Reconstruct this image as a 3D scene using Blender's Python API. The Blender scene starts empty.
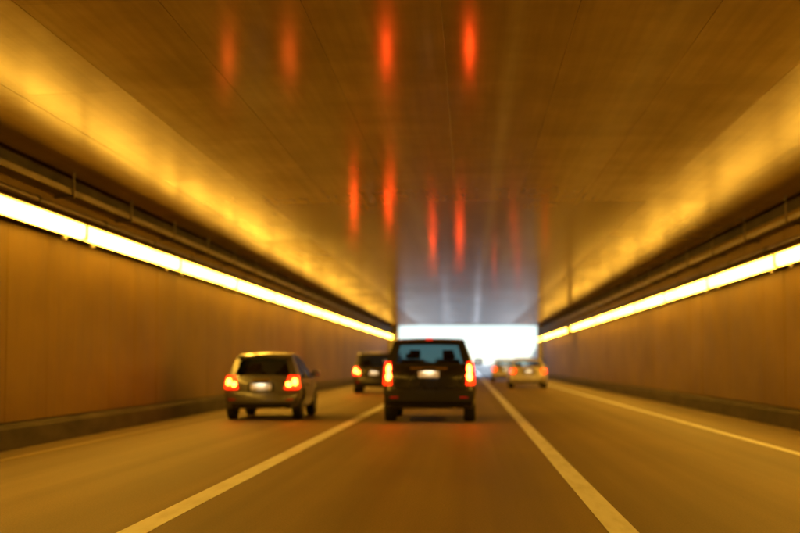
import bpy, bmesh, math, random
from mathutils import Vector, Matrix
R = math.radians
random.seed(7)
S = bpy.context.scene
COL = S.collection

# ------------------------------------------------------------------ camera
F_PX = 1400.0                       # focal length in pixels of an 800 px wide frame
VX, VY = 68.0, 96.5                 # vanishing point right of / below the picture centre
CAM_H = 1.2
pitch = math.atan(VY / F_PX)
yaw = math.atan(VX * math.cos(pitch) / F_PX)
cd = bpy.data.cameras.new('camera')
cam = bpy.data.objects.new('camera', cd)
COL.objects.link(cam)
cam.location = (0, 0, CAM_H)
cam.rotation_euler = (R(90) + pitch, 0, yaw)
cd.sensor_width = 36
cd.lens = F_PX / 800 * 36
cd.clip_start = 0.1
cd.clip_end = 6000
cd.dof.use_dof = True
cd.dof.focus_distance = 11.0
cd.dof.aperture_fstop = 1.25
S.camera = cam

# ------------------------------------------------------------------ sky, sun, exposure
SUN_EL, SUN_AZ = R(40), R(186)
w = bpy.data.worlds.new('World'); S.world = w; w.use_nodes = True
nt = w.node_tree
sky = nt.nodes.new('ShaderNodeTexSky'); sky.sky_type = 'NISHITA'; sky.sun_disc = False
sky.sun_elevation = SUN_EL; sky.sun_rotation = SUN_AZ
sky.air_density = 1.0; sky.dust_density = 0.0; sky.ozone_density = 5.0; sky.altitude = 1500
bg = nt.nodes['Background']; bg.inputs['Strength'].default_value = 0.05
nt.links.new(sky.outputs[0], bg.inputs[0])
sd = bpy.data.lights.new('sun', 'SUN'); sd.energy = 5; sd.angle = R(0.5); sd.color = (.86, .94, 1)
sun = bpy.data.objects.new('sun', sd); COL.objects.link(sun)
sv = Vector((math.sin(SUN_AZ) * math.cos(SUN_EL), math.cos(SUN_AZ) * math.cos(SUN_EL), math.sin(SUN_EL)))
sun.rotation_euler = sv.to_track_quat('Z', 'Y').to_euler()
sun.location = (-20, -20, 60)
vs = S.view_settings
vs.view_transform = 'Standard'; vs.look = 'None'; vs.gamma = 1; vs.use_curve_mapping = False
vs.exposure = 1.5
S.cycles.use_denoising = True
S.cycles.max_bounces = 7
S.cycles.diffuse_bounces = 3
S.cycles.transparent_max_bounces = 16
S.cycles.sample_clamp_indirect = 8
S.cycles.use_light_tree = True
LAMP_RGB = (1.0, .495, .042)
LAMP_STRENGTH = 10

# ------------------------------------------------------------------ helpers
def link(o, parent=None):
    COL.objects.link(o)
    if parent: o.parent = parent
    return o
def tag(o, label=None, cat=None, group=None, kind=None):
    if label: o['label'] = label
    if cat: o['category'] = cat
    if group: o['group'] = group
    if kind: o['kind'] = kind
    return o
def empty(name, loc=(0, 0, 0)):
    o = bpy.data.objects.new(name, None); o.location = loc
    o.empty_display_size = .2
    return link(o)
def mesh_from(bm, name, smooth=None):
    me = bpy.data.meshes.new(name)
    bmesh.ops.recalc_face_normals(bm, faces=bm.faces)
    bm.to_mesh(me); bm.free()
    if smooth is not None:
        for p in me.polygons: p.use_smooth = True
        me.set_sharp_from_angle(angle=R(smooth))
    return me
def obj(name, bm, mat, parent=None, smooth=None):
    me = mesh_from(bm, name, smooth)
    me.materials.append(mat)
    return link(bpy.data.objects.new(name, me), parent)
def box(bm, x0, x1, y0, y1, z0, z1, bev=0, seg=1):
    r = bmesh.ops.create_cube(bm, size=1)
    for v in r['verts']:
        v.co = Vector(((x0 + x1) / 2 + v.co.x * (x1 - x0), (y0 + y1) / 2 + v.co.y * (y1 - y0), (z0 + z1) / 2 + v.co.z * (z1 - z0)))
    if bev:
        es = list({e for v in r['verts'] for e in v.link_edges})
        bmesh.ops.bevel(bm, geom=es, offset=bev, segments=seg, affect='EDGES', profile=.6)
def new_box(*a, **k):
    bm = bmesh.new(); box(bm, *a, **k); return bm
def tube(bm, p0, p1, r, n=10):
    p0, p1 = Vector(p0), Vector(p1); d = p1 - p0
    q = d.to_track_quat('Z', 'Y').to_matrix().to_4x4()
    bmesh.ops.create_cone(bm, cap_ends=True, segments=n, radius1=r, radius2=r, depth=d.length,
                          matrix=Matrix.Translation((p0 + p1) / 2) @ q)
def hexa(bm, lo, hi):
    """solid between two quads"""
    a = [bm.verts.new(p) for p in lo]; b = [bm.verts.new(p) for p in hi]
    bm.faces.new(a[::-1]); bm.faces.new(b)
    for i in range(4):
        j = (i + 1) % 4
        bm.faces.new((a[i], a[j], b[j], b[i]))

# ------------------------------------------------------------------ materials
def M(name, col=(.5, .5, .5), rough=.5, metal=0, spec=.5, coat=0):
    m = bpy.data.materials.new(name); m.use_nodes = True
    b = m.node_tree.nodes['Principled BSDF']
    b.inputs['Base Color'].default_value = (*col, 1)
    b.inputs['Roughness'].default_value = rough
    b.inputs['Metallic'].default_value = metal
    b.inputs['Specular IOR Level'].default_value = spec
    b.inputs['Coat Weight'].default_value = coat
    b.inputs['Coat Roughness'].default_value = .05
    return m
def nodes(m):
    t = m.node_tree; return t, t.nodes, t.links, t.nodes['Principled BSDF']
def noise(m, scale=(1, 1, 1), sc=5, detail=4, coord='Object', rough=.55):
    t, n, l, b = nodes(m)
    tc = n.new('ShaderNodeTexCoord'); mp = n.new('ShaderNodeMapping'); mp.inputs['Scale'].default_value = scale
    tx = n.new('ShaderNodeTexNoise'); tx.inputs['Scale'].default_value = sc; tx.inputs['Detail'].default_value = detail
    tx.inputs['Roughness'].default_value = rough
    if coord == 'World':
        g = n.new('ShaderNodeNewGeometry'); l.new(g.outputs['Position'], mp.inputs[0])
    else:
        l.new(tc.outputs[coord], mp.inputs[0])
    l.new(mp.outputs[0], tx.inputs['Vector'])
    return tx.outputs['Fac']
def ramp(m, fac, stops):
    t, n, l, b = nodes(m)
    r = n.new('ShaderNodeValToRGB'); l.new(fac, r.inputs[0])
    e = r.color_ramp.elements
    while len(e) < len(stops): e.new(.5)
    for k, (p, c) in zip(e, stops):
        k.position = p; k.color = (*c, 1) if len(c) == 3 else c
    return r.outputs[0]
def mix(m, a, bcol, fac, mode='MULTIPLY'):
    t, n, l, b = nodes(m)
    x = n.new('ShaderNodeMix'); x.data_type = 'RGBA'; x.blend_type = mode
    if isinstance(fac, (int, float)): x.inputs[0].default_value = fac
    else: l.new(fac, x.inputs[0])
    l.new(a, x.inputs[6]); l.new(bcol, x.inputs[7])
    return x.outputs[2]
def obj_random(m, lo, hi):
    t, n, l, b = nodes(m)
    oi = n.new('ShaderNodeObjectInfo')
    return ramp(m, oi.outputs['Random'], [(0, (lo,) * 3), (1, (hi,) * 3)])
def to_color(m, c): nodes(m)[2].new(c, nodes(m)[3].inputs['Base Color'])
def to_rough(m, fac, lo, hi):
    t, n, l, b = nodes(m)
    r = n.new('ShaderNodeMapRange'); l.new(fac, r.inputs[0])
    r.inputs[3].default_value = lo; r.inputs[4].default_value = hi
    l.new(r.outputs[0], b.inputs['Roughness'])
def bump(m, fac, strength, dist):
    t, n, l, b = nodes(m)
    k = n.new('ShaderNodeBump'); k.inputs['Strength'].default_value = strength; k.inputs['Distance'].default_value = dist
    l.new(fac, k.inputs['Height']); l.new(k.outputs[0], b.inputs['Normal'])
def emit(name, col, strength, base=(.5, .5, .5)):
    m = M(name, base, .3)
    b = nodes(m)[3]
    b.inputs['Emission Color'].default_value = (*col, 1); b.inputs['Emission Strength'].default_value = strength
    return m
def glass(name, tint, f0=.06):
    m = bpy.data.materials.new(name); m.use_nodes = True
    t = m.node_tree; n, l = t.nodes, t.links
    n.remove(n['Principled BSDF'])
    tr = n.new('ShaderNodeBsdfTransparent'); tr.inputs[0].default_value = (*tint, 1)
    gl = n.new('ShaderNodeBsdfGlossy'); gl.inputs['Roughness'].default_value = .03
    lw = n.new('ShaderNodeLayerWeight'); pw = n.new('ShaderNodeMath'); pw.operation = 'POWER'; pw.inputs[1].default_value = 5
    fr = n.new('ShaderNodeMath'); fr.operation = 'MULTIPLY_ADD'; fr.inputs[1].default_value = 1 - f0; fr.inputs[2].default_value = f0
    l.new(lw.outputs['Facing'], pw.inputs[0]); l.new(pw.outputs[0], fr.inputs[0])
    mx = n.new('ShaderNodeMixShader')
    l.new(fr.outputs[0], mx.inputs[0]); l.new(tr.outputs[0], mx.inputs[1]); l.new(gl.outputs[0], mx.inputs[2])
    l.new(mx.outputs[0], n['Material Output'].inputs[0])
    return m

MAT = {}
# road: worn asphalt, darker wheel tracks and oil drip bands along the lanes
m = M('asphalt', (.2, .16, .1), .5)
g1 = noise(m, (1.1, .012, 1), 1.6, 3, 'World'); g2 = noise(m, (1, 1, 1), 60, 5, 'World'); g3 = noise(m, (.5, .12, 1), 1.2, 5, 'World')
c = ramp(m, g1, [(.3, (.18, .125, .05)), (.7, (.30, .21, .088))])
c = mix(m, c, ramp(m, g2, [(.3, (.72,) * 3), (.7, (1.2,) * 3)]), 1)
c = mix(m, c, ramp(m, g3, [(.35, (.8,) * 3), (.65, (1.1,) * 3)]), 1)
to_color(m, c); to_rough(m, g3, .5, .7); bump(m, g2, .25, .006)
MAT['asphalt'] = m
def paint_line(name, col):
    m = M(name, col, .5)
    a = noise(m, (1, .15, 1), 9, 6, 'World'); b2 = noise(m, (1, .3, 1), 1.2, 3, 'World')
    c = ramp(m, a, [(.30, (col[0] * .85, col[1] * .84, col[2] * .8)), (.55, col)])
    c = mix(m, c, ramp(m, b2, [(.3, (.9,) * 3), (.7, (1.03,) * 3)]), 1)
    to_color(m, c); return m
MAT['line_white'] = paint_line('white_line_paint', (.9, .9, .9))
MAT['line_yellow'] = paint_line('yellow_line_paint', (.40, .29, .09))
# enamelled wall panels, dirty streaks
m = M('wall_panel', (.4, .3, .13), .3, 0, .22)
a = noise(m, (1.2, 1.2, .5), 1.6, 5, 'World'); b2 = noise(m, (.25, .25, .6), 1.1, 4, 'World'); d = noise(m, (5, 5, .2), 2, 3, 'World')
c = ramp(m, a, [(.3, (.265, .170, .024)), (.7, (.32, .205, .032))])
c = mix(m, c, ramp(m, b2, [(.3, (.72, .68, .6)), (.7, (1.06,) * 3)]), 1)
c = mix(m, c, ramp(m, d, [(.35, (.94,) * 3), (.6, (1.02,) * 3)]), 1)
c = mix(m, c, obj_random(m, .9, 1.06), 1)
to_color(m, c); to_rough(m, a, .48, .68); bump(m, b2, .12, .02)
MAT['wall'] = m
def ceiling_mat(name, r0, r1):
    m = M(name, (.3, .22, .1), .26, 0, .04)
    a = noise(m, (.6, .6, 1), 1.5, 5, 'World'); d = noise(m, (5, .15, 1), 2, 4, 'World')
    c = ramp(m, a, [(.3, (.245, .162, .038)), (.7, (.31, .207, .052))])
    c = mix(m, c, ramp(m, d, [(.35, (.91,) * 3), (.65, (1.05,) * 3)]), 1)
    c = mix(m, c, obj_random(m, .92, 1.05), 1)
    to_color(m, c); to_rough(m, mix(m, d, nodes(m)[1].new('ShaderNodeObjectInfo').outputs['Random'], .5, 'MIX'), r0, r1)
    return m
MAT['ceiling'] = ceiling_mat('ceiling_panel', .115, .165)
MAT['ceiling_edge'] = ceiling_mat('dusty_ceiling_panel', .165, .245)   # the courses above the shoulders are duller
m = M('sooty_concrete', (.1, .08, .05), .85)
a = noise(m, (1, .3, 1), 3, 6, 'World')
to_color(m, ramp(m, a, [(.3, (.045, .036, .024)), (.7, (.11, .085, .055))])); bump(m, a, .4, .02)
MAT['soot'] = m
m = M('pale_concrete', (.45, .44, .4), .85)
a = noise(m, (1, 1, .4), 1.3, 6, 'World')
to_color(m, ramp(m, a, [(.3, (.36, .35, .32)), (.7, (.52, .5, .46))])); bump(m, a, .3, .02)
MAT['concrete'] = m
m = M('concrete_pavement', (.55, .55, .53), .8)
a = noise(m, (1, .3, 1), .6, 6, 'World')
to_color(m, ramp(m, a, [(.3, (.12, .12, .12)), (.7, (.17, .17, .168))])); MAT['pavement'] = m
m = M('galvanised', (.25, .22, .17), .45, .6)
a = noise(m, (1, .2, 1), 6, 5, 'World')
to_color(m, ramp(m, a, [(.3, (.13, .10, .07)), (.7, (.30, .25, .18))])); MAT['galv'] = m
m = M('gravelly_ground', (.3, .3, .3), .9)
a = noise(m, (1, 1, 1), .3, 6, 'World')
to_color(m, ramp(m, a, [(.3, (.34, .34, .33)), (.7, (.46, .46, .44))])); MAT['ground'] = m
m = M('shade_hill_grass', (.1, .12, .05), .9)
a = noise(m, (1, 1, 1), .4, 6, 'World')
to_color(m, ramp(m, a, [(.3, (.06, .08, .03)), (.7, (.14, .14, .06))])); MAT['hill'] = m
MAT['housing'] = M('lamp_housing', (.12, .1, .07), .5, .3)
DIFF = [emit('lamp_diffuser', LAMP_RGB, LAMP_STRENGTH * k, (.8, .8, .75)) for k in (1.25, 1.12, 1.0, .85)]
MAT['rubber'] = M('tyre_rubber', (.018, .018, .018), .75)
MAT['rim'] = M('alloy_rim', (.45, .45, .46), .3, .9)
MAT['plastic'] = M('black_plastic', (.015, .0145, .014), .6, 0, .3)
MAT['interior'] = M('dark_interior', (.03, .028, .026), .85)
MAT['chrome'] = M('chrome_trim', (.75, .75, .75), .12, 1)
MAT['plate'] = M('plate_white', (.78, .78, .74), .4)
MAT['lens'] = emit('tail_lens_lit', (1, .02, .002), 1.6, (.3, .01, .01))
MAT['bulb'] = emit('tail_bulb_lit', (1, .055, .006), 34, (.4, .1, .05))
MAT['stop'] = emit('stop_lamp_lit', (1, .03, .01), .25, (.3, .01, .01))
MAT['plate_lamp'] = emit('plate_lamp_lit', (1, .8, .5), 14, (.6, .6, .6))
MAT['glass'] = glass('tinted_glass', (.55, .62, .62))
MAT['privacy'] = glass('privacy_glass', (.075, .15, .185))
def car_paint(name, col, metal=.5, rough=.28):
    m = M(name, col, rough, metal, .4, .55)
    a = noise(m, (1, 1, 1), 3, 5); d = noise(m, (1, 1, 1), 1.2, 3)
    lo = tuple(x * .82 + .004 for x in col)
    to_color(m, ramp(m, a, [(.3, lo), (.65, col)])); to_rough(m, d, rough - .06, rough + .16)
    return m

# ------------------------------------------------------------------ tunnel dimensions
XL, XR = -6.5, 6.05
ZC = 4.2
Y0, Y1 = -150.0, 115.0
PY0, PITCH, NP = 8.0, 3.82, 28      # panel rows from PY0 on

# ------------------------------------------------------------------ setting
bm = new_box(-900, 900, -900, 2500, -.6, -.12)
tag(obj('ground', bm, MAT['ground']), kind='structure')
bm = bmesh.new()
f = [bm.verts.new(p) for p in ((XL - .1, Y0, 0), (XR + .1, Y0, 0), (XR + .1, Y1, 0), (XL - .1, Y1, 0))]; bm.faces.new(f)
f = [bm.verts.new(p) for p in ((XL - .1, Y1, 0), (XR + .1, Y1, 0), (XR + .1, Y1 + 1.3, 0), (XL - .1, Y1 + 1.3, 0))]; bm.faces.new(f)
bmesh.ops.remove_doubles(bm, verts=bm.verts, dist=.001)
ret = bmesh.ops.extrude_face_region(bm, geom=bm.faces[:])
for v in [g for g in ret['geom'] if isinstance(g, bmesh.types.BMVert)]: v.co.z -= .11
road = tag(obj('road', bm, MAT['asphalt']), kind='structure')
tag(obj('approach_road', new_box(XL - 1.2, XR + 1.2, Y1 + 1.3, 900, -.11, -.002), MAT['pavement']), kind='structure')
def line(name, x, wd, mat, label):
    bm = new_box(x - wd / 2, x + wd / 2, Y0, 700, .001, .005)
    return tag(obj(name, bm, mat, road), label)
line('lane_line', -2.38, .21, MAT['line_white'], 'solid white line between left and middle lane')
line('lane_line', 1.10, .21, MAT['line_white'], 'solid white line between middle and right lane')
line('edge_line', 4.36, .14, MAT['line_white'], 'thin white edge line beside the right wall')
line('edge_line', -5.75, .13, MAT['line_yellow'], 'worn yellow edge line beside the left wall')

def tunnel_wall(side, x, label):
    """backing slab, two courses of enamelled panels"""
    s = side                                     # -1 left, +1 right (outward)
    root = empty('tunnel_wall', (x, 0, 0)); tag(root, label, 'wall', 'side walls of the tunnel')
    a, b_ = sorted((s * .03, s * .8))
    obj('backing_wall', new_box(a, b_, Y0, Y1, -.1, ZC + .235), MAT['soot'], root)
    for z0, z1 in ((.36, 3.19 if s < 0 else 2.99),):
        me = None
        for k in range(-4, NP * 2):
            if me is None:
                a, b_ = sorted((0, s * .03))
                me = mesh_from(new_box(a, b_ , .005, PITCH / 2 - .005, z0, z1, bev=.008), 'wall_panel')
                me.materials.append(MAT['wall'])
            o = link(bpy.data.objects.new('wall_panel', me), root)
            o.location = (random.uniform(-.004, .004), PY0 + k * PITCH / 2, 0)
            o.rotation_euler = (0, 0, random.uniform(-.0016, .0016))
    # upper band between the lamps and the ceiling
    for k in range(-4, NP):
        if k == -4:
            a, b_ = sorted((0.0, s * .03))
            me = mesh_from(new_box(a, b_, .02, PITCH - .02, 3.34 if s < 0 else 3.16, ZC - .16), 'upper_panel'); me.materials.append(MAT['wall'])
        o = link(bpy.data.objects.new('upper_panel', me), root); o.location = (s * .02, PY0 + k * PITCH, 0)
        o.rotation_euler = (0, 0, random.uniform(-.003, .003))
    return root
wl = tunnel_wall(-1, XL, 'long amber panelled tunnel wall left of the hatchback')
wr = tunnel_wall(1, XR, 'long amber panelled tunnel wall on the right beyond the shoulder')

def kerb(side, x, label):
    s = side; bm = bmesh.new()
    prof = [(0, -.05), (0, .34), (-s * .10, .33), (-s * .17, .28), (-s * .20, .0), (-s * .20, -.05)]
    n = 48; ring = []
    for i in range(n + 1):
        y = Y0 + (Y1 - .5 - Y0) * i / n
        ring.append([bm.verts.new((px, y, pz)) for px, pz in prof])
    for i in range(n):
        for j in range(len(prof)):
            k = (j + 1) % len(prof)
            bm.faces.new((ring[i][j], ring[i][k], ring[i + 1][k], ring[i + 1][j]))
    bm.faces.new(ring[0]); bm.faces.new(ring[-1][::-1])
    o = obj('kerb', bm, MAT['soot']); o.location = (x, 0, 0)
    tag(o, label, 'kerb', 'sooty kerbs at the foot of the walls')
kerb(-1, XL - .01, 'dark sooty kerb along the foot of the left wall')
kerb(1, XR + .01, 'dark sooty kerb along the foot of the right wall')

ceil = empty('tunnel_ceiling', (0, 0, ZC)); tag(ceil, 'glossy amber panelled tunnel ceiling with red tail light reflections', 'ceiling')
obj('roof_slab', new_box(XL - .8, XR + .8, Y0, Y1, .24, 1.8), MAT['soot'], ceil)
vault = lambda x: .16 * (1 - (x / 6.3) ** 2)          # the ceiling is a very flat arch
NS = 10; cx0, cx1 = XL + .16, XR - .16; sw = (cx1 - cx0) / NS
me = mesh_from(new_box(.0015, sw - .0015, .002, PITCH - .002, 0, .05, bev=.002), 'ceiling_panel'); me.materials.append(MAT['ceiling'])
me2 = me.copy(); me2.materials.clear(); me2.materials.append(MAT['ceiling_edge'])
for i in range(NS):
    for k in range(NP):
        o = link(bpy.data.objects.new('ceiling_panel', me2 if i in (0, 1, NS - 2, NS - 1) else me), ceil)
        xa = cx0 + i * sw; sl = math.atan((vault(xa + sw) - vault(xa)) / sw)
        o.location = (xa, PY0 + k * PITCH, vault(xa))
        o.rotation_euler = (random.uniform(-.0003, .0003), -sl, 0)
obj('ceiling_lining', new_box(cx0, cx1, Y0, PY0 - .02, .08, .13), MAT['ceiling'], ceil)

# unseen hill over the tunnel, added to shade the first stretch of road outside
bm = bmesh.new(); NXH, NYH = 40, 44; gv = []
for j in range(NYH + 1):
    y = Y0 + (Y1 + 1.2 - Y0) * j / NYH if j < NYH - 6 else Y1 + 1.2 - (NYH - j) * 1.9
    row = []
    for i in range(NXH + 1):
        x = -110 + 220 * i / NXH; d = Y1 + 1.2 - y
        h = ZC + 2.3 + min(20, d * 1.9) + (1.5 * math.sin(x * .11 + y * .05) + 1.1 * math.sin(y * .17 - x * .06)) * min(1, d / 8)
        row.append(bm.verts.new((x, y, h)))
    gv.append(row)
for j in range(NYH):
    for i in range(NXH): bm.faces.new((gv[j][i], gv[j][i + 1], gv[j + 1][i + 1], gv[j + 1][i]))
tag(obj('shade_hill', bm, MAT['hill'], None, 60), kind='structure')

# portal at the far end
def portal():
    root = empty('tunnel_portal', (0, Y1, 0)); tag(root, 'concrete portal framing the bright daylit tunnel exit', 'portal')
    obj('jamb', new_box(XL - 1.2, -5.72, 0.01, 1.2, -.1, ZC + .12, bev=.05), MAT['concrete'], root)
    obj('jamb', new_box(5.7, XR + 1.2, 0.01, 1.2, -.1, ZC + .12, bev=.05), MAT['concrete'], root)
    obj('wing_wall', new_box(-110, XL - 1.21, 0.05, 1.1, -.1, ZC + 2.3), MAT['concrete'], root)
    obj('wing_wall', new_box(XR + 1.21, 110, 0.05, 1.1, -.1, ZC + 2.3), MAT['concrete'], root)
    obj('lintel', new_box(XL - 1.2, XR + 1.2, 0.02, 1.3, ZC + .121, ZC + 2.4, bev=.05), MAT['concrete'], root)
portal()
def retaining(x, s, label):
    bm = bmesh.new()
    for i in range(10):
        y0 = Y1 + 1.35 + i * 6; h = 5.2 - i * .42
        box(bm, min(x, x + s * .6), max(x, x + s * .6), y0, y0 + 5.97, -.1, h, bev=.02)
    box(bm, min(x - s * .1, x + s * .7), max(x - s * .1, x + s * .7), Y1 + 1.35, Y1 + 61.3, -.1, .5, bev=.05)
    tag(obj('retaining_wall', bm, MAT['concrete']), label, 'wall')
retaining(XL - 1.3, -1, 'sunlit pale retaining wall outside the exit, left side')
retaining(XR + 1.3, 1, 'sunlit pale retaining wall outside the exit, right side')

# ------------------------------------------------------------------ lamp strips
ORD = ['first', 'second', 'third', 'fourth', 'fifth', 'sixth', 'seventh', 'eighth', 'ninth', 'tenth', 'eleventh', 'twelfth', 'thirteenth', 'fourteenth', 'fifteenth', 'sixteenth']
LAMPLEN = 7.4
def lamp(x, s, z, y0, y1, label, group):
    root = empty('strip_lamp', (x, y0, z)); tag(root, label, 'lamp', group)
    L = y1 - y0
    # channel: back plate, top hood
    bm = bmesh.new()
    a = lambda u, v: (min(u * -s, v * -s), max(u * -s, v * -s))      # towards the road is positive
    x0, x1 = a(.0, .17); box(bm, x0, x1, .005, L - .005, .105, .125)
    x0, x1 = a(.0, .03); box(bm, x0, x1, .02, L - .02, -.12, .105)
    obj('housing', bm, MAT['housing'], root)
    for y in (.005, L - .025):
        x0, x1 = a(.03, .15); obj('end_cap', new_box(x0, x1, y, y + .02, -.128, .11, bev=.004), MAT['housing'], root)
    n = max(2, round(L / 1.48)); q = (L - .06) / n
    for i in range(n):
        bm = bmesh.new(); ya, yb = .03 + i * q + .006, .03 + (i + 1) * q - .006
        pr = [(.03, -.112), (.085, -.118), (.118, -.09), (.128, -.03), (.128, .05), (.12, .104), (.03, .104)]
        A = [bm.verts.new((-s * u, ya, v)) for u, v in pr]; B = [bm.verts.new((-s * u, yb, v)) for u, v in pr]
        bm.faces.new(A); bm.faces.new(B[::-1])
        for j in range(len(pr)):
            k = (j + 1) % len(pr); bm.faces.new((A[j], A[k], B[k], B[j]))
        obj('diffuser', bm, random.choice(DIFF), root, 40)
    for y in (.8, L - .8):
        x0, x1 = a(-.2, .0); bm = new_box(x0, x1, y, y + .06, -.06, .02)
        box(bm, *a(-.03, .02), y - .05, y + .11, -.18, -.125); obj('bracket', bm, MAT['galv'], root)
def lamps(side, x, z, first, nm, trims):
    k0 = -3; vis = 0
    y = first - LAMPLEN * 4
    while y < Y1 - 1:
        ya, yb = y, min(y + LAMPLEN, Y1 - .3)
        for t0, t1 in trims:
            if abs(t0 - ya) < 1.2: ya = t1
        if yb - ya > 1.5:
            far = yb > (19.5 if side < 0 else 25.0)
            if far:
                label = f'{ORD[vis]} lit amber strip lamp on the {nm} wall counted from the camera'; vis += 1
            else:
                nb = round((25 - ya) / LAMPLEN); label = f'lit amber strip lamp on the {nm} wall beside the camera, {ORD[nb]} before the picture edge'
            lamp(x, side, z, ya + .012, yb - .012, label, f'strip lamps along the {nm} wall')
        y += LAMPLEN
lamps(-1, XL + .21, 3.31, 22.3, 'left', [])
lamps(1, XR - .21, 3.11, 26.3, 'right', [(78.05, 81.2), (107.65, 110.8)])

# pipes and cable trays above the lamps
def pipe(x, z, r, label, s):
    bm = bmesh.new(); tube(bm, (x, Y0, z), (x, Y1 - .4, z), r, 12)
    y = PY0
    o = obj('conduit_pipe', bm, MAT['galv'], None, 40)
    tag(o, label, 'pipe', 'pipes above the strip lamps')
    for k in range(NP):
        yy = PY0 + k * PITCH + .9
        bm = bmesh.new(); tube(bm, (x, yy - .05, z), (x, yy + .05, z), r + .015, 12)
        box(bm, min(x, x + s * .25), max(x, x + s * .25), yy - .02, yy + .02, z - .02, z + .02)
        obj('clamp', bm, MAT['housing'], o)
pipe(XL + .13, 3.62, .05, 'grey conduit pipe above the left row of lamps', -1)
pipe(XR - .13, 3.44, .05, 'grey conduit pipe above the right row of lamps', 1)
def tray(x, z, s, label):
    root = empty('cable_tray', (x, 0, z)); tag(root, label, 'cable tray', 'cable trays under the ceiling edges')
    a = lambda u, v: (min(u * -s, v * -s), max(u * -s, v * -s))
    bm = bmesh.new(); box(bm, *a(0, .26), Y0, Y1 - .4, 0, .012); box(bm, *a(.25, .262), Y0, Y1 - .4, .0125, .09)
    obj('tray', bm, MAT['galv'], root)
    for q in range(3):
        bm = bmesh.new(); pts = []
        for i in range(90):
            y = PY0 - 6 + i * 1.25
            pts.append((-s * (.06 + q * .065 + random.uniform(-.012, .012)), y, .04 + random.uniform(0, .02)))
        for p0, p1 in zip(pts, pts[1:]): tube(bm, p0, p1, .022, 6)
        obj('cable', bm, MAT['plastic'], root)
    for k in range(NP):
        yy = PY0 + k * PITCH + 2.2
        bm = bmesh.new(); box(bm, *a(-.03, .29), yy, yy + .05, -.045, -.001); box(bm, *a(.263, .285), yy, yy + .05, -.0005, ZC + .04 - z)
        obj('bracket', bm, MAT['galv'], root)
tray(XL + .02, 3.84, -1, 'dark cable tray under the left edge of the ceiling')
tray(XR - .02, 3.74, 1, 'dark cable tray under the right edge of the ceiling')

# ------------------------------------------------------------------ cars
def lerp(a, b, t): return a + (b - a) * t
def interp(pts, v):
    """pts sorted by key -> value"""
    if v <= pts[0][0]: return pts[0][1]
    for (a, x), (b, y) in zip(pts, pts[1:]):
        if v <= b: return lerp(x, y, (v - a) / (b - a) if b > a else 0)
    return pts[-1][1]
US = [-1, -.975, -.9, -.7, -.4, 0, .4, .7, .9, .975, 1]
class Car:
    def __init__(s, p): s.p = p
    def W(s, z):                       # half width at a height
        p = s.p; return interp(p['width'], z) * p['w'] / 2
    def plan(s, y, u):                 # tail and nose curve in plan
        p = s.p; L = p['L']; k = abs(u) ** 2.6
        t = max(0, 1 - y / .9); n = max(0, 1 - (L - y) / 1.0)
        return y + p['crown'] * k * t - .28 * k * n
    def taper(s, y):
        L = s.p['L']; return 1 - .05 * max(0, 1 - y / .7) ** 2 - .10 * max(0, 1 - (L - y) / 1.2) ** 2
    def P(s, y, z, u, out=0):
        x = u * s.W(z) * s.taper(y); return Vector((x, s.plan(y, u), z - s.p.get('zc', .02) * u * u * (1 if z > s.p['belt'] else .3)))
    def extrude(s, prof, bm, us=US, inset=.035, k=1.0):
        n = len(prof); V = [Vector(q) for q in prof]
        area = sum(V[i].x * V[(i + 1) % n].y - V[(i + 1) % n].x * V[i].y for i in range(n))
        sg = 1 if area > 0 else -1
        rings = []
        for u in us:
            d = {1: inset, .975: inset * .3}.get(round(abs(u), 3), 0); ring = []
            for i in range(n):
                t = (V[(i + 1) % n] - V[i - 1]); nn = Vector((-t.y, t.x)).normalized() * sg * d
                q = V[i] + nn
                ring.append(bm.verts.new(s.P(q.x, q.y, u * k)))
            rings.append(ring)
        for a, b in zip(rings, rings[1:]):
            for i in range(n):
                j = (i + 1) % n; bm.faces.new((a[i], a[j], b[j], b[i]))
        bm.faces.new(rings[0]); bm.faces.new(rings[-1][::-1])
    def rear_y(s, z): return interp(s.p['rear'], z)
    def Q(s, z, u, out=.0):            # a point on the rear skin
        q = s.P(s.rear_y(z), z, u); q.y -= out; return q
    def patch(s, bm, z0, z1, u0, u1, out, thick=.02, nu=8, nz=6, shape=None):
        G = []
        for k in range(2):
            g = []
            for i in range(nz + 1):
                z = lerp(z0, z1, i / nz); a, b = (u0, u1) if not shape else shape(i / nz)
                g.append([bm.verts.new(s.Q(z, lerp(a, b, j / nu), out - k * thick)) for j in range(nu + 1)])
            G.append(g)
        for g in G:
            for i in range(nz):
                for j in range(nu): bm.faces.new((g[i][j], g[i][j + 1], g[i + 1][j + 1], g[i + 1][j]))
        edge = [(0, j) for j in range(nu + 1)] + [(i, nu) for i in range(1, nz + 1)] + [(nz, j) for j in range(nu - 1, -1, -1)] + [(i, 0) for i in range(nz - 1, 0, -1)]
        for a, b in zip(edge, edge[1:] + edge[:1]):
            bm.faces.new((G[0][a[0]][a[1]], G[0][b[0]][b[1]], G[1][b[0]][b[1]], G[1][a[0]][a[1]]))

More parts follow.
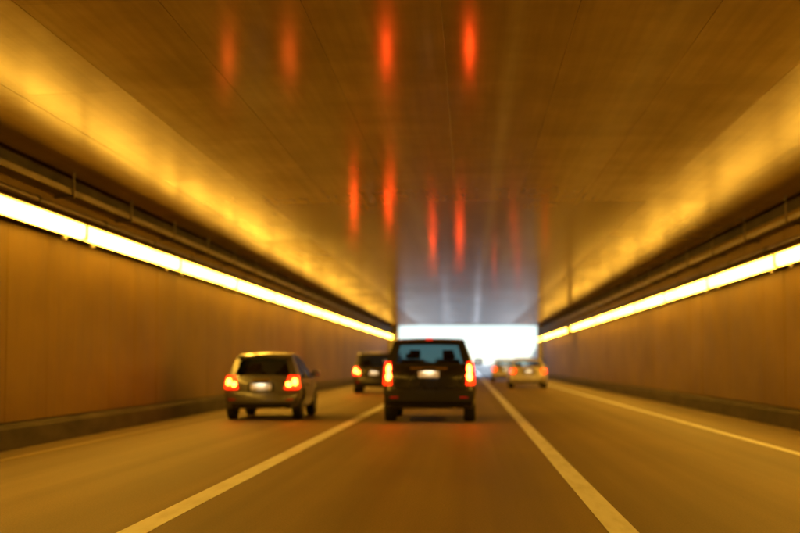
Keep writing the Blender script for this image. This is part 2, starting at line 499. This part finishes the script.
TYRE = {}
def wheel_meshes(r, wd):
    if (r, wd) in TYRE: return TYRE[(r, wd)]
    def lathe(prof, n=32):
        bm = bmesh.new(); rings = []
        for i in range(n):
            a = 2 * math.pi * i / n
            rings.append([bm.verts.new((x, rr * math.cos(a), rr * math.sin(a))) for x, rr in prof])
        for i in range(n):
            A, B = rings[i], rings[(i + 1) % n]
            for j in range(len(prof) - 1): bm.faces.new((A[j], A[j + 1], B[j + 1], B[j]))
        return bm
    h = wd / 2; ri = r * .64
    bm = lathe([(-h * .8, ri), (-h, ri * 1.15), (-h, r * .9), (-h * .86, r * .975), (-h * .55, r), (-h * .5, r * .98), (-h * .44, r), (-.01, r), (0, r * .98), (.01, r), (h * .44, r), (h * .5, r * .98), (h * .55, r), (h * .86, r * .975), (h, r * .9), (h, ri * 1.15), (h * .8, ri), (-h * .8, ri)])
    ty = mesh_from(bm, 'tyre', 35); ty.materials.append(MAT['rubber'])
    bm = lathe([(h * .78, ri), (h * .86, ri * .96), (h * .5, ri * .88), (-h * .6, ri * .86), (-h * .6, .02)], 32)
    bmesh.ops.create_cone(bm, cap_ends=True, segments=16, radius1=.07, radius2=.06, depth=.08, matrix=Matrix.Translation((h * .55, 0, 0)) @ Matrix.Rotation(R(90), 4, 'Y'))
    for k in range(5):
        a = 2 * math.pi * k / 5
        rot = Matrix.Rotation(a, 4, 'X'); b2 = bmesh.new()
        hexa(b2, [(h * .45, -.045, .04), (h * .45, .045, .04), (h * .72, .04, .04), (h * .72, -.04, .04)],
             [(h * .55, -.03, ri * .9), (h * .55, .03, ri * .9), (h * .8, .025, ri * .9), (h * .8, -.025, ri * .9)])
        bmesh.ops.transform(b2, matrix=rot, verts=b2.verts)
        tmp = bpy.data.meshes.new('spoke'); b2.to_mesh(tmp); b2.free(); bm.from_mesh(tmp); bpy.data.meshes.remove(tmp)
    rm = mesh_from(bm, 'rim', 35); rm.materials.append(MAT['rim'])
    TYRE[(r, wd)] = (ty, rm); return ty, rm

def build_car(name, loc, p, paint, label, cat, yawdeg=0):
    root = empty(name, loc); root.rotation_euler = (0, 0, R(yawdeg)); tag(root, label, cat, 'vehicles driving through the tunnel')
    c = Car(p); L = p['L']; r = p['r']; w2 = p['w'] / 2; belt = p['belt']
    def arch(yc):
        ra = r + .065; out = []
        zb = p['zb']; th0 = math.asin((zb - r) / ra)
        for i in range(11):
            th = lerp(math.pi - th0, th0, i / 10) if True else 0
            out.append((yc + ra * math.cos(th), r + ra * math.sin(th)))
        return out
    yr, yf = p['yr'], p['yf']
    prof = list(p['lower'])                                    # rear bottom -> rear top -> hood -> nose bottom
    under = arch(yr) + arch(yf)
    prof = prof + under[::-1]
    bm = bmesh.new(); c.extrude(prof, bm)
    body = obj('body', bm, paint, root, 32)
    obj('underbody', new_box(-w2 * .72, w2 * .72, .35, L - .4, p['zb'] + .03, r + .25), MAT['interior'], root)
    # bumper
    zb0, zb1 = p['bump']; ry = c.rear_y((zb0 + zb1) / 2)
    bm = bmesh.new(); c.extrude([(ry + .12, zb0), (ry - .0, zb0 + .02), (ry - .05, zb0 + .07), (ry - .055, zb1 - .06), (ry - .03, zb1), (ry + .12, zb1 + .005)], bm, inset=.02, k=1.004)
    bp = obj('bumper', bm, p.get('bumper_mat', paint), root, 35)
    bm = bmesh.new()
    c.extrude([(ry + .1, zb0 - .05), (ry + .0, zb0 - .04), (ry - .02, zb0 + .005), (ry + .1, zb0 + .018)], bm, inset=.01, k=.86)
    obj('diffuser_lip', bm, MAT['plastic'], bp, 35)
    for sx in (-1, 1):
        q = c.Q((zb0 + zb1) / 2, sx * .78, .06)
        bm = new_box(q.x - .085, q.x + .085, q.y - .006, q.y + .03, q.z - .022, q.z + .022, bev=.005); obj('reflector', bm, p.get('refl', MAT['refl']), bp)
    # tailgate: a slightly proud lid with its own seams
    t0, t1 = p['gate']; tu = p['gate_u']
    bm = bmesh.new(); c.patch(bm, t0, t1, -tu, tu, .014, .03, 14, 6)
    gate = obj(p.get('gate_name', 'tailgate'), bm, paint, root, 32)
    if p.get('garnish'):
        z0, z1, gu = p['garnish']; bm = bmesh.new(); c.patch(bm, z0, z1, -gu, gu, .034, .025, 10, 2); obj('chrome_garnish', bm, MAT['chrome'], gate, 35)
    bm = bmesh.new(); zz = p['plate_z']
    if p.get('emblem_z'):
        q = c.Q(p['emblem_z'], 0, .02)
        bm2 = bmesh.new(); bmesh.ops.create_cone(bm2, cap_ends=True, segments=20, radius1=.045, radius2=.038, depth=.015, matrix=Matrix.Translation(q) @ Matrix.Rotation(R(90), 4, 'X') @ Matrix.Scale(.7, 4, (0, 1, 0)))
        obj('emblem', bm2, MAT['chrome'], gate)
    q = c.Q(zz, 0, .03)
    box(bm, -.27, .27, q.y - .004, q.y + .02, zz - .085, zz + .085, bev=.004)
    pl = obj('plate_holder', bm, MAT['plastic'], root)
    obj('licence_plate', new_box(-p.get('pw', .2), p.get('pw', .2), q.y - .014, q.y - .005, zz - .065, zz + .065, bev=.003), MAT['plate'], pl)
    obj('plate_lamp', new_box(-.1, .1, q.y - .05, q.y - .024, zz + .1, zz + .109), MAT['plate_lamp'], pl)
    bm = new_box(-.13, .13, q.y - .075, q.y + .03, zz + .112, zz + .124, bev=.003); box(bm, -.13, .13, q.y - .075, q.y - .062, zz + .066, zz + .1115)
    obj('lamp_hood', bm, MAT['plastic'], pl)
    # tail lamps
    z0, z1 = p['lamp_z']; ui, uo = p['lamp_u']; si = p.get('lamp_slant', 0)
    for sx in (-1, 1):
        bm = bmesh.new()
        shp = lambda t, sx=sx: ((sx * lerp(ui, ui + si, t), sx * uo))
        c.patch(bm, z0, z1, 0, 0, .028, .05, 6, 6, shp)
        # wrap round the flank
        g = []
        for i in range(5):
            z = lerp(z0 + .02, z1 - .02, i / 4); ya = c.plan(c.rear_y(z), uo) - .01; yb = ya + lerp(p.get('wrap', .22), p.get('wrap', .22) * .5, i / 4)
            x = sx * c.W(z) * c.taper(c.rear_y(z))
            g.append([(x + sx * .012, ya, z), (x + sx * .02, ya + .05, z), (x + sx * .008, yb, z), (x - sx * .03, yb, z), (x - sx * .04, ya, z)])
        vv = [[bm.verts.new(q) for q in row] for row in g]
        for a, b in zip(vv, vv[1:]):
            for j in range(5): bm.faces.new((a[j], a[(j + 1) % 5], b[(j + 1) % 5], b[j]))
        bm.faces.new(vv[0]); bm.faces.new(vv[-1][::-1])
        ln = obj('tail_lamp', bm, MAT['lens'], root, 40)
        for (tz, tu_, rz, rx) in p['bulbs']:                # round lit bowls behind the lens
            zc_ = lerp(z0, z1, tz); uc = lerp(ui, uo, tu_); wv = c.W(zc_) * c.taper(c.rear_y(zc_)); bm = bmesh.new(); rings = []
            for rr, oo in ((1, .026), (.8, .038), (.4, .044)):
                rings.append([bm.verts.new(c.Q(zc_ + rz * rr * math.sin(th), sx * min(.985, uc + rx * rr * math.cos(th) / wv), oo)) for th in [2 * math.pi * i / 18 for i in range(18)]])
            for A, B in zip(rings, rings[1:]):
                for i in range(18): bm.faces.new((A[i], A[(i + 1) % 18], B[(i + 1) % 18], B[i]))
            bm.faces.new(rings[-1]); bm.faces.new(rings[0][::-1])
            obj('bulb', bm, p.get('bulb_mat', MAT['bulb']), ln, 60)
    # greenhouse
    gr0, gr1, gf1, gf0 = p['gh']               # rear base, rear top, front top, front base as (y, z)
    zr = gr1[1]; zp = p['H']; th = .055; ym = lerp(gr1[0], gf1[0], .45)
    top = [(gr1[0], zr), (lerp(gr1[0], gf1[0], .2), lerp(zr, zp, .7)), (ym, zp), (lerp(gr1[0], gf1[0], .75), lerp(gf1[1], zp, .75)), gf1]
    low = [(y, z - th) for y, z in top]; low[0] = (gr1[0] + .06, zr - th - .01); low[-1] = (gf1[0] - .06, gf1[1] - th)
    bm = bmesh.new(); c.extrude(top + low[::-1], bm, inset=.02)
    roof = obj('roof', bm, paint, root, 40)
    if p.get('spoiler'):
        bm = bmesh.new(); sl = p['spoiler']
        c.extrude([(gr1[0] - sl, zr - .015), (gr1[0] - sl + .01, zr - .045), (gr1[0] + .08, zr - .06), (gr1[0] + .1, zr + .012)], bm, inset=.012, k=.93)
        sp = obj('spoiler', bm, paint, roof, 35)
    sy = gr1[0] - p.get('spoiler', 0)
    if p.get('stop_lamp'):
        obj('stop_lamp', new_box(-.13, .13, sy - .012, sy + .03, zr - .045, zr - .005, bev=.006) if not p.get('stop_top') else new_box(-.07, .07, sy + .02, sy + .1, zr - .01, zr + .04, bev=.01), MAT['stop'], roof)
    def pillar(y0, z0, y1, z1, wd0, wd1, dx=.05):
        for sx in (-1, 1):
            bm = bmesh.new()
            a0, a1 = c.P(y0, z0, sx * .995), c.P(y0 + wd0, z0, sx * .995); b0, b1 = c.P(y1, z1, sx * .99), c.P(y1 + wd1, z1, sx * .99)
            i = Vector((-sx * dx, 0, 0))
            hexa(bm, [a0, a1, a1 + i, a0 + i], [b0, b1, b1 + i, b0 + i]); obj('pillar', bm, paint, root)
    zt = zr - .03; zlow = min(gr0[1], belt) - .03
    pillar(gr0[0] + .02, gr0[1] - .03, gr1[0] + .02, zt, p.get('cw', .38), p.get('ct', .30), .07)
    pillar(gf0[0] - .12, gf0[1] - .03, gf1[0] - .06, gf1[1] - .03, .09, .07)
    yb = p['yb']; pillar(yb, belt - .03, yb + .05, zp - .05, .11, .08)
    if p.get('y3'): pillar(p['y3'], belt - .03, p['y3'] + .08, zp - .06, .12, .08)
    # rear window and its frame
    def gy(z): return lerp(gr0[0], gr1[0], (z - gr0[1]) / (gr1[1] - gr0[1]))
    def fy(z): return lerp(gf0[0], gf1[0], (z - gf0[1]) / (gf1[1] - gf0[1]))
    def sheet(fun, z0, z1, u, off, nm, mt, us=8, par=root):
        bm = bmesh.new(); g = []
        for i in range(4):
            z = lerp(z0, z1, i / 3); g.append([c.P(fun(z), z, lerp(-u, u, j / us)) + Vector((0, off, 0)) for j in range(us + 1)])
        vv = [[bm.verts.new(q) for q in row] for row in g]
        for a, b in zip(vv, vv[1:]):
            for j in range(us): bm.faces.new((a[j], a[j + 1], b[j + 1], b[j]))
        return obj(nm, bm, mt, par, 60)
    ru = p['rear_u']
    rw = sheet(gy, gr0[1] - .01, zr - .05, ru + .06, .012, 'rear_window', p['glass'])
    bm = bmesh.new()
    for (za, zb_, ua, ub) in ((gr0[1] - .02, gr0[1] + .05, -1, 1), (zr - .10, zr - .03, -1, 1), (gr0[1] + .051, zr - .101, ru, .99), (gr0[1] + .051, zr - .101, -.99, -ru)):
        n = 6
        for k in range(n):
            u0, u1 = lerp(ua, ub, k / n), lerp(ua, ub, (k + 1) / n)
            lo = [c.P(gy(za), za, u0), c.P(gy(za), za, u1)]; hi = [c.P(gy(zb_), zb_, u0), c.P(gy(zb_), zb_, u1)]
            d = Vector((0, .03, 0)); e = Vector((0, -.004, 0))
            hexa(bm, [lo[0] + e, lo[1] + e, lo[1] + d, lo[0] + d], [hi[0] + e, hi[1] + e, hi[1] + d, hi[0] + d])
    bmesh.ops.remove_doubles(bm, verts=bm.verts, dist=.0005)
    obj('window_frame', bm, p.get('frame_mat', paint), rw)
    if p.get('wiper', True):
        q = c.P(gy(gr0[1] + .06), gr0[1] + .06, 0); bm = bmesh.new()
        tube(bm, (0.0, q.y - .03, q.z), (-.36, q.y - .01, q.z + .05), .011, 6); tube(bm, (0.0, q.y - .035, q.z - .01), (0, q.y + .03, q.z - .01), .02, 8)
        obj('wiper', bm, MAT['plastic'], rw)
    sheet(fy, gf0[1] - .02, gf1[1] - .03, .95, -.01, 'windscreen', MAT['glass'])
    for sx in (-1, 1):
        bm = bmesh.new()
        pts = [c.P(gr0[0] + .1, gr0[1] - .02, sx * .975), c.P(gf0[0] - .08, belt - .02, sx * .975), c.P(gf1[0], gf1[1] - .04, sx * .97), c.P(ym, zp - .04, sx * .97), c.P(gr1[0] + .1, zr - .04, sx * .97)]
        bm.faces.new([bm.verts.new(q) for q in pts]); obj('side_window', bm, p['glass'], root)
    # inside: shelf, seats with headrests, dashboard
    zi = belt + .012
    obj('parcel_shelf', new_box(-c.W(belt) * .9, c.W(belt) * .9, gr0[0] + .25, gf0[0] - .1, belt - .05, zi), MAT['interior'], root)
    for y, xs, hh in ((yb + .1, (-.36, .36), zp - .24), (p.get('yback', gr1[0] + .45), (-.4, .4), zp - .32)):
        for x in xs:
            bm = new_box(x - .22, x + .22, y, y + .13, belt - .1, belt + .12, bev=.04, seg=2)
            box(bm, x - .12, x + .12, y + .01, y + .10, belt + .13, min(hh, belt + .33), bev=.03, seg=2)
            tube(bm, (x - .05, y + .05, belt + .1), (x - .05, y + .05, belt + .15), .008, 6); tube(bm, (x + .05, y + .05, belt + .1), (x + .05, y + .05, belt + .15), .008, 6)
            obj('seat', bm, MAT['interior'], root, 50)
    # mirrors
    for sx in (-1, 1):
        q = c.P(gf0[0] - .35, belt + .06, sx * 1.0); x0, x1 = sorted((q.x + sx * .03, q.x + sx * .21))
        bm = new_box(x0, x1, q.y - .06, q.y + .05, belt - .0, belt + .14, bev=.03, seg=2); box(bm, min(q.x - sx * .03, q.x + sx * .05), max(q.x - sx * .03, q.x + sx * .05), q.y - .02, q.y + .03, belt + .01, belt + .05)
        mr = obj('door_mirror', bm, paint, root, 40)
        obj('mirror_glass', new_box(x0 + .02, x1 - .02, q.y - .066, q.y - .0605, belt + .02, belt + .12), MAT['chrome'], mr)
    # door handles, seams
    for sx in (-1, 1):
        for y in (yb - .12, yb - 1.02):
            q = c.P(y, belt - .16, sx); x0, x1 = sorted((q.x - sx * .01, q.x + sx * .035))
            obj('door_handle', new_box(x0, x1, y - .1, y + .08, belt - .18, belt - .15, bev=.008), paint, body)
    # exhaust
    bm = bmesh.new(); tube(bm, (w2 * .55, .1, p['zb'] + .02), (w2 * .55, .6, p['zb'] + .05), .035, 12); obj('exhaust_pipe', bm, MAT['chrome'], root, 40)
    # wheels
    ty, rm = wheel_meshes(r, p.get('tw', .22))
    for y in (yr, yf):
        for sx in (-1, 1):
            wmesh = link(bpy.data.objects.new('wheel', rm), root); xx = sx * (w2 - p.get('tw', .22) / 2 - .02)
            wmesh.location = (xx, y, r); wmesh.rotation_euler = (0, 0, 0 if sx > 0 else math.pi)
            t = link(bpy.data.objects.new('tyre', ty), wmesh)
    if p.get('rails'):
        for sx in (-1, 1):
            bm = bmesh.new(); pts = [c.P(lerp(gr1[0] + .15, gf1[0] - .1, t), interp([(0, zr + .01), (.1, zp + .05), (.9, zp + .05), (1, gf1[1] + .01)], t), sx * .86) for t in (0, .1, .5, .9, 1)]
            for a, b in zip(pts, pts[1:]): tube(bm, a, b, .018, 8)
            obj('roof_rail', bm, MAT['plastic'], roof, 40)
    return root

MAT['refl'] = M('red_reflector', (.35, .015, .01), .25)
WID = [(.2, .88), (.45, .97), (.75, 1.0), (1.05, .975)]
suv = dict(L=4.6, w=1.92, H=1.72, belt=1.16, r=.36, tw=.24, zb=.27, yr=.92, yf=3.66, crown=.10,
    width=[(.2, .90), (.45, .98), (.75, 1.0), (1.16, .965), (1.70, .74)],
    lower=[(.16, .28), (.03, .33), (.0, .45), (.0, .64), (.03, .70), (.025, .95), (.07, 1.10), (.10, 1.16), (1.0, 1.16), (2.2, 1.15), (3.25, 1.12), (3.5, 1.08), (4.2, .99), (4.45, .9), (4.56, .72), (4.6, .5), (4.5, .28)],
    rear=[(.28, .16), (.33, .03), (.45, 0), (.64, 0), (.70, .03), (.95, .025), (1.10, .07), (1.16, .10), (1.68, .36)],
    bump=(.36, .66), gate=(.70, 1.14), gate_u=.76, garnish=(1.07, 1.12, .42), plate_z=.97, pw=.21, emblem_z=None,
    lamp_z=(.76, 1.24), lamp_u=(.82, 1.0), lamp_slant=.07, wrap=.16, bulbs=[(.68, .52, .105, .045), (.36, .48, .085, .055)],
    gh=((.10, 1.16), (.36, 1.67), (2.45, 1.67), (3.28, 1.12)), yb=1.95, y3=1.05, rear_u=.78, yback=1.15,
    glass=MAT['privacy'], spoiler=.10, stop_lamp=True, stop_top=True, rails=False, bumper_mat=MAT['plastic'], frame_mat=None)
suv['frame_mat'] = MAT['plastic']
hatch = dict(L=4.1, w=1.64, H=1.43, belt=.90, r=.31, tw=.20, zb=.24, yr=.74, yf=3.22, crown=.14,
    width=[(.2, .88), (.42, .98), (.65, 1.0), (.92, .95), (1.42, .68)],
    lower=[(.14, .25), (.03, .30), (.0, .42), (.0, .56), (.03, .60), (.05, .78), (.12, .90), (1.0, .91), (2.0, .90), (2.95, .89), (3.3, .84), (3.75, .75), (3.98, .66), (4.07, .52), (4.1, .4), (4.0, .25)],
    rear=[(.25, .14), (.30, .03), (.42, 0), (.56, 0), (.60, .03), (.78, .05), (.90, .12), (1.40, .50)],
    bump=(.32, .57), gate=(.60, .89), gate_u=.66, garnish=(.83, .86, .25), plate_z=.70, pw=.22,
    lamp_z=(.66, .95), lamp_u=(.62, 1.0), lamp_slant=.14, wrap=.25, bulbs=[(.52, .78, .075, .062), (.34, .34, .055, .055)],
    gh=((.12, .90), (.50, 1.385), (2.0, 1.385), (3.0, .89)), yb=1.62, y3=None, rear_u=.80, yback=.95, cw=.5, ct=.3,
    glass=MAT['privacy'], spoiler=.14, stop_lamp=False, rails=False)
mpv = dict(L=4.3, w=1.70, H=1.62, belt=1.0, r=.32, tw=.21, zb=.25, yr=.80, yf=3.4, crown=.10,
    width=[(.2, .9), (.45, .98), (.7, 1.0), (1.0, .965), (1.6, .76)],
    lower=[(.14, .26), (.03, .31), (.0, .43), (.0, .60), (.03, .65), (.04, .86), (.09, 1.0), (1.0, 1.0), (2.2, 1.0), (3.15, .98), (3.5, .92), (4.0, .82), (4.2, .72), (4.28, .56), (4.3, .42), (4.2, .26)],
    rear=[(.26, .14), (.31, .03), (.43, 0), (.60, 0), (.65, .03), (.86, .04), (1.0, .09), (1.58, .34)],
    bump=(.34, .61), gate=(.66, .98), gate_u=.70, garnish=(.93, .96, .3), plate_z=.80,
    lamp_z=(.72, 1.06), lamp_u=(.64, 1.0), lamp_slant=.16, wrap=.22, bulbs=[(.55, .76, .10, .06), (.34, .34, .06, .06)],
    gh=((.09, 1.0), (.34, 1.57), (2.2, 1.57), (3.2, .98)), yb=1.75, y3=None, rear_u=.80, yback=1.0,
    glass=MAT['privacy'], spoiler=.1, stop_lamp=False, rails=True)
sedan = dict(L=4.5, w=1.80, H=1.45, belt=.93, r=.32, tw=.21, zb=.24, yr=.95, yf=3.6, crown=.14,
    width=[(.2, .88), (.42, .97), (.65, 1.0), (.93, .95), (1.44, .70)],
    lower=[(.14, .25), (.03, .30), (.0, .42), (.0, .58), (.03, .63), (.03, .90), (.08, .99), (.35, 1.02), (.7, .985), (1.2, .94), (2.2, .93), (3.2, .91), (3.55, .86), (4.1, .77), (4.38, .68), (4.47, .54), (4.5, .4), (4.4, .25)],
    rear=[(.25, .14), (.30, .03), (.42, 0), (.58, 0), (.63, .03), (.90, .03), (.99, .08), (1.02, .3)],
    bump=(.33, .60), gate=(.66, .98), gate_u=.62, gate_name='boot_lid', garnish=(.89, .92, .36), plate_z=.78,
    lamp_z=(.72, .95), lamp_u=(.74, 1.0), lamp_slant=.0, wrap=.24, bulbs=[(.5, .7, .06, .06)],
    gh=((.55, 1.0), (1.28, 1.405), (2.3, 1.41), (3.25, .91)), yb=2.05, y3=None, rear_u=.86, yback=1.3, cw=.42, ct=.22,
    glass=MAT['glass'], stop_lamp=False, rails=False, wiper=False)
amber = emit('tail_bulb_amber', (1, .13, .01), 15, (.4, .1, .05))
hatch['bulb_mat'] = amber
dim = emit('tail_bulb_running', (1, .05, .005), 5, (.4, .1, .05))
build_car('sport_utility_vehicle', (-.79, 28.3, 0), suv, car_paint('black_paint', (.012, .012, .013), .2, .22), 'black boxy SUV with tall lit tail lamps in the middle lane', 'SUV')
build_car('hatchback', (-4.33, 29.2, 0), hatch, car_paint('silver_grey_paint', (.16, .16, .16), .5, .3), 'silver grey hatchback with dark rear window in the left lane, nearest the left wall', 'car')
build_car('people_carrier', (-3.70, 55.0, 0), mpv, car_paint('dark_grey_paint', (.06, .06, .063), .5, .3), 'dark grey tall car half hidden behind the black SUV in the left lane', 'car')
s2 = dict(sedan); s2['bulb_mat'] = dim
build_car('sedan', (2.86, 66.5, 0), s2, car_paint('silver_paint', (.82, .81, .78), .1, .3), 'pale silver sedan in the right lane ahead, right of the black SUV', 'car')
s3 = dict(sedan); s3['w'] = 1.72; s3['bulb_mat'] = dim
build_car('sedan', (2.35, 88, 0), s3, car_paint('white_paint', (.8, .8, .78), .0, .3), 'white sedan near the bright exit, partly behind the pale silver sedan', 'car')
s4 = dict(hatch); s4['w'] = 1.66; s4['bulb_mat'] = MAT['bulb']
build_car('hatchback', (-1.05, 70, 0), s4, car_paint('dark_blue_paint', (.03, .04, .07), .4, .3), 'dark car ahead of the black SUV, hidden by it, throwing red reflections overhead', 'car')
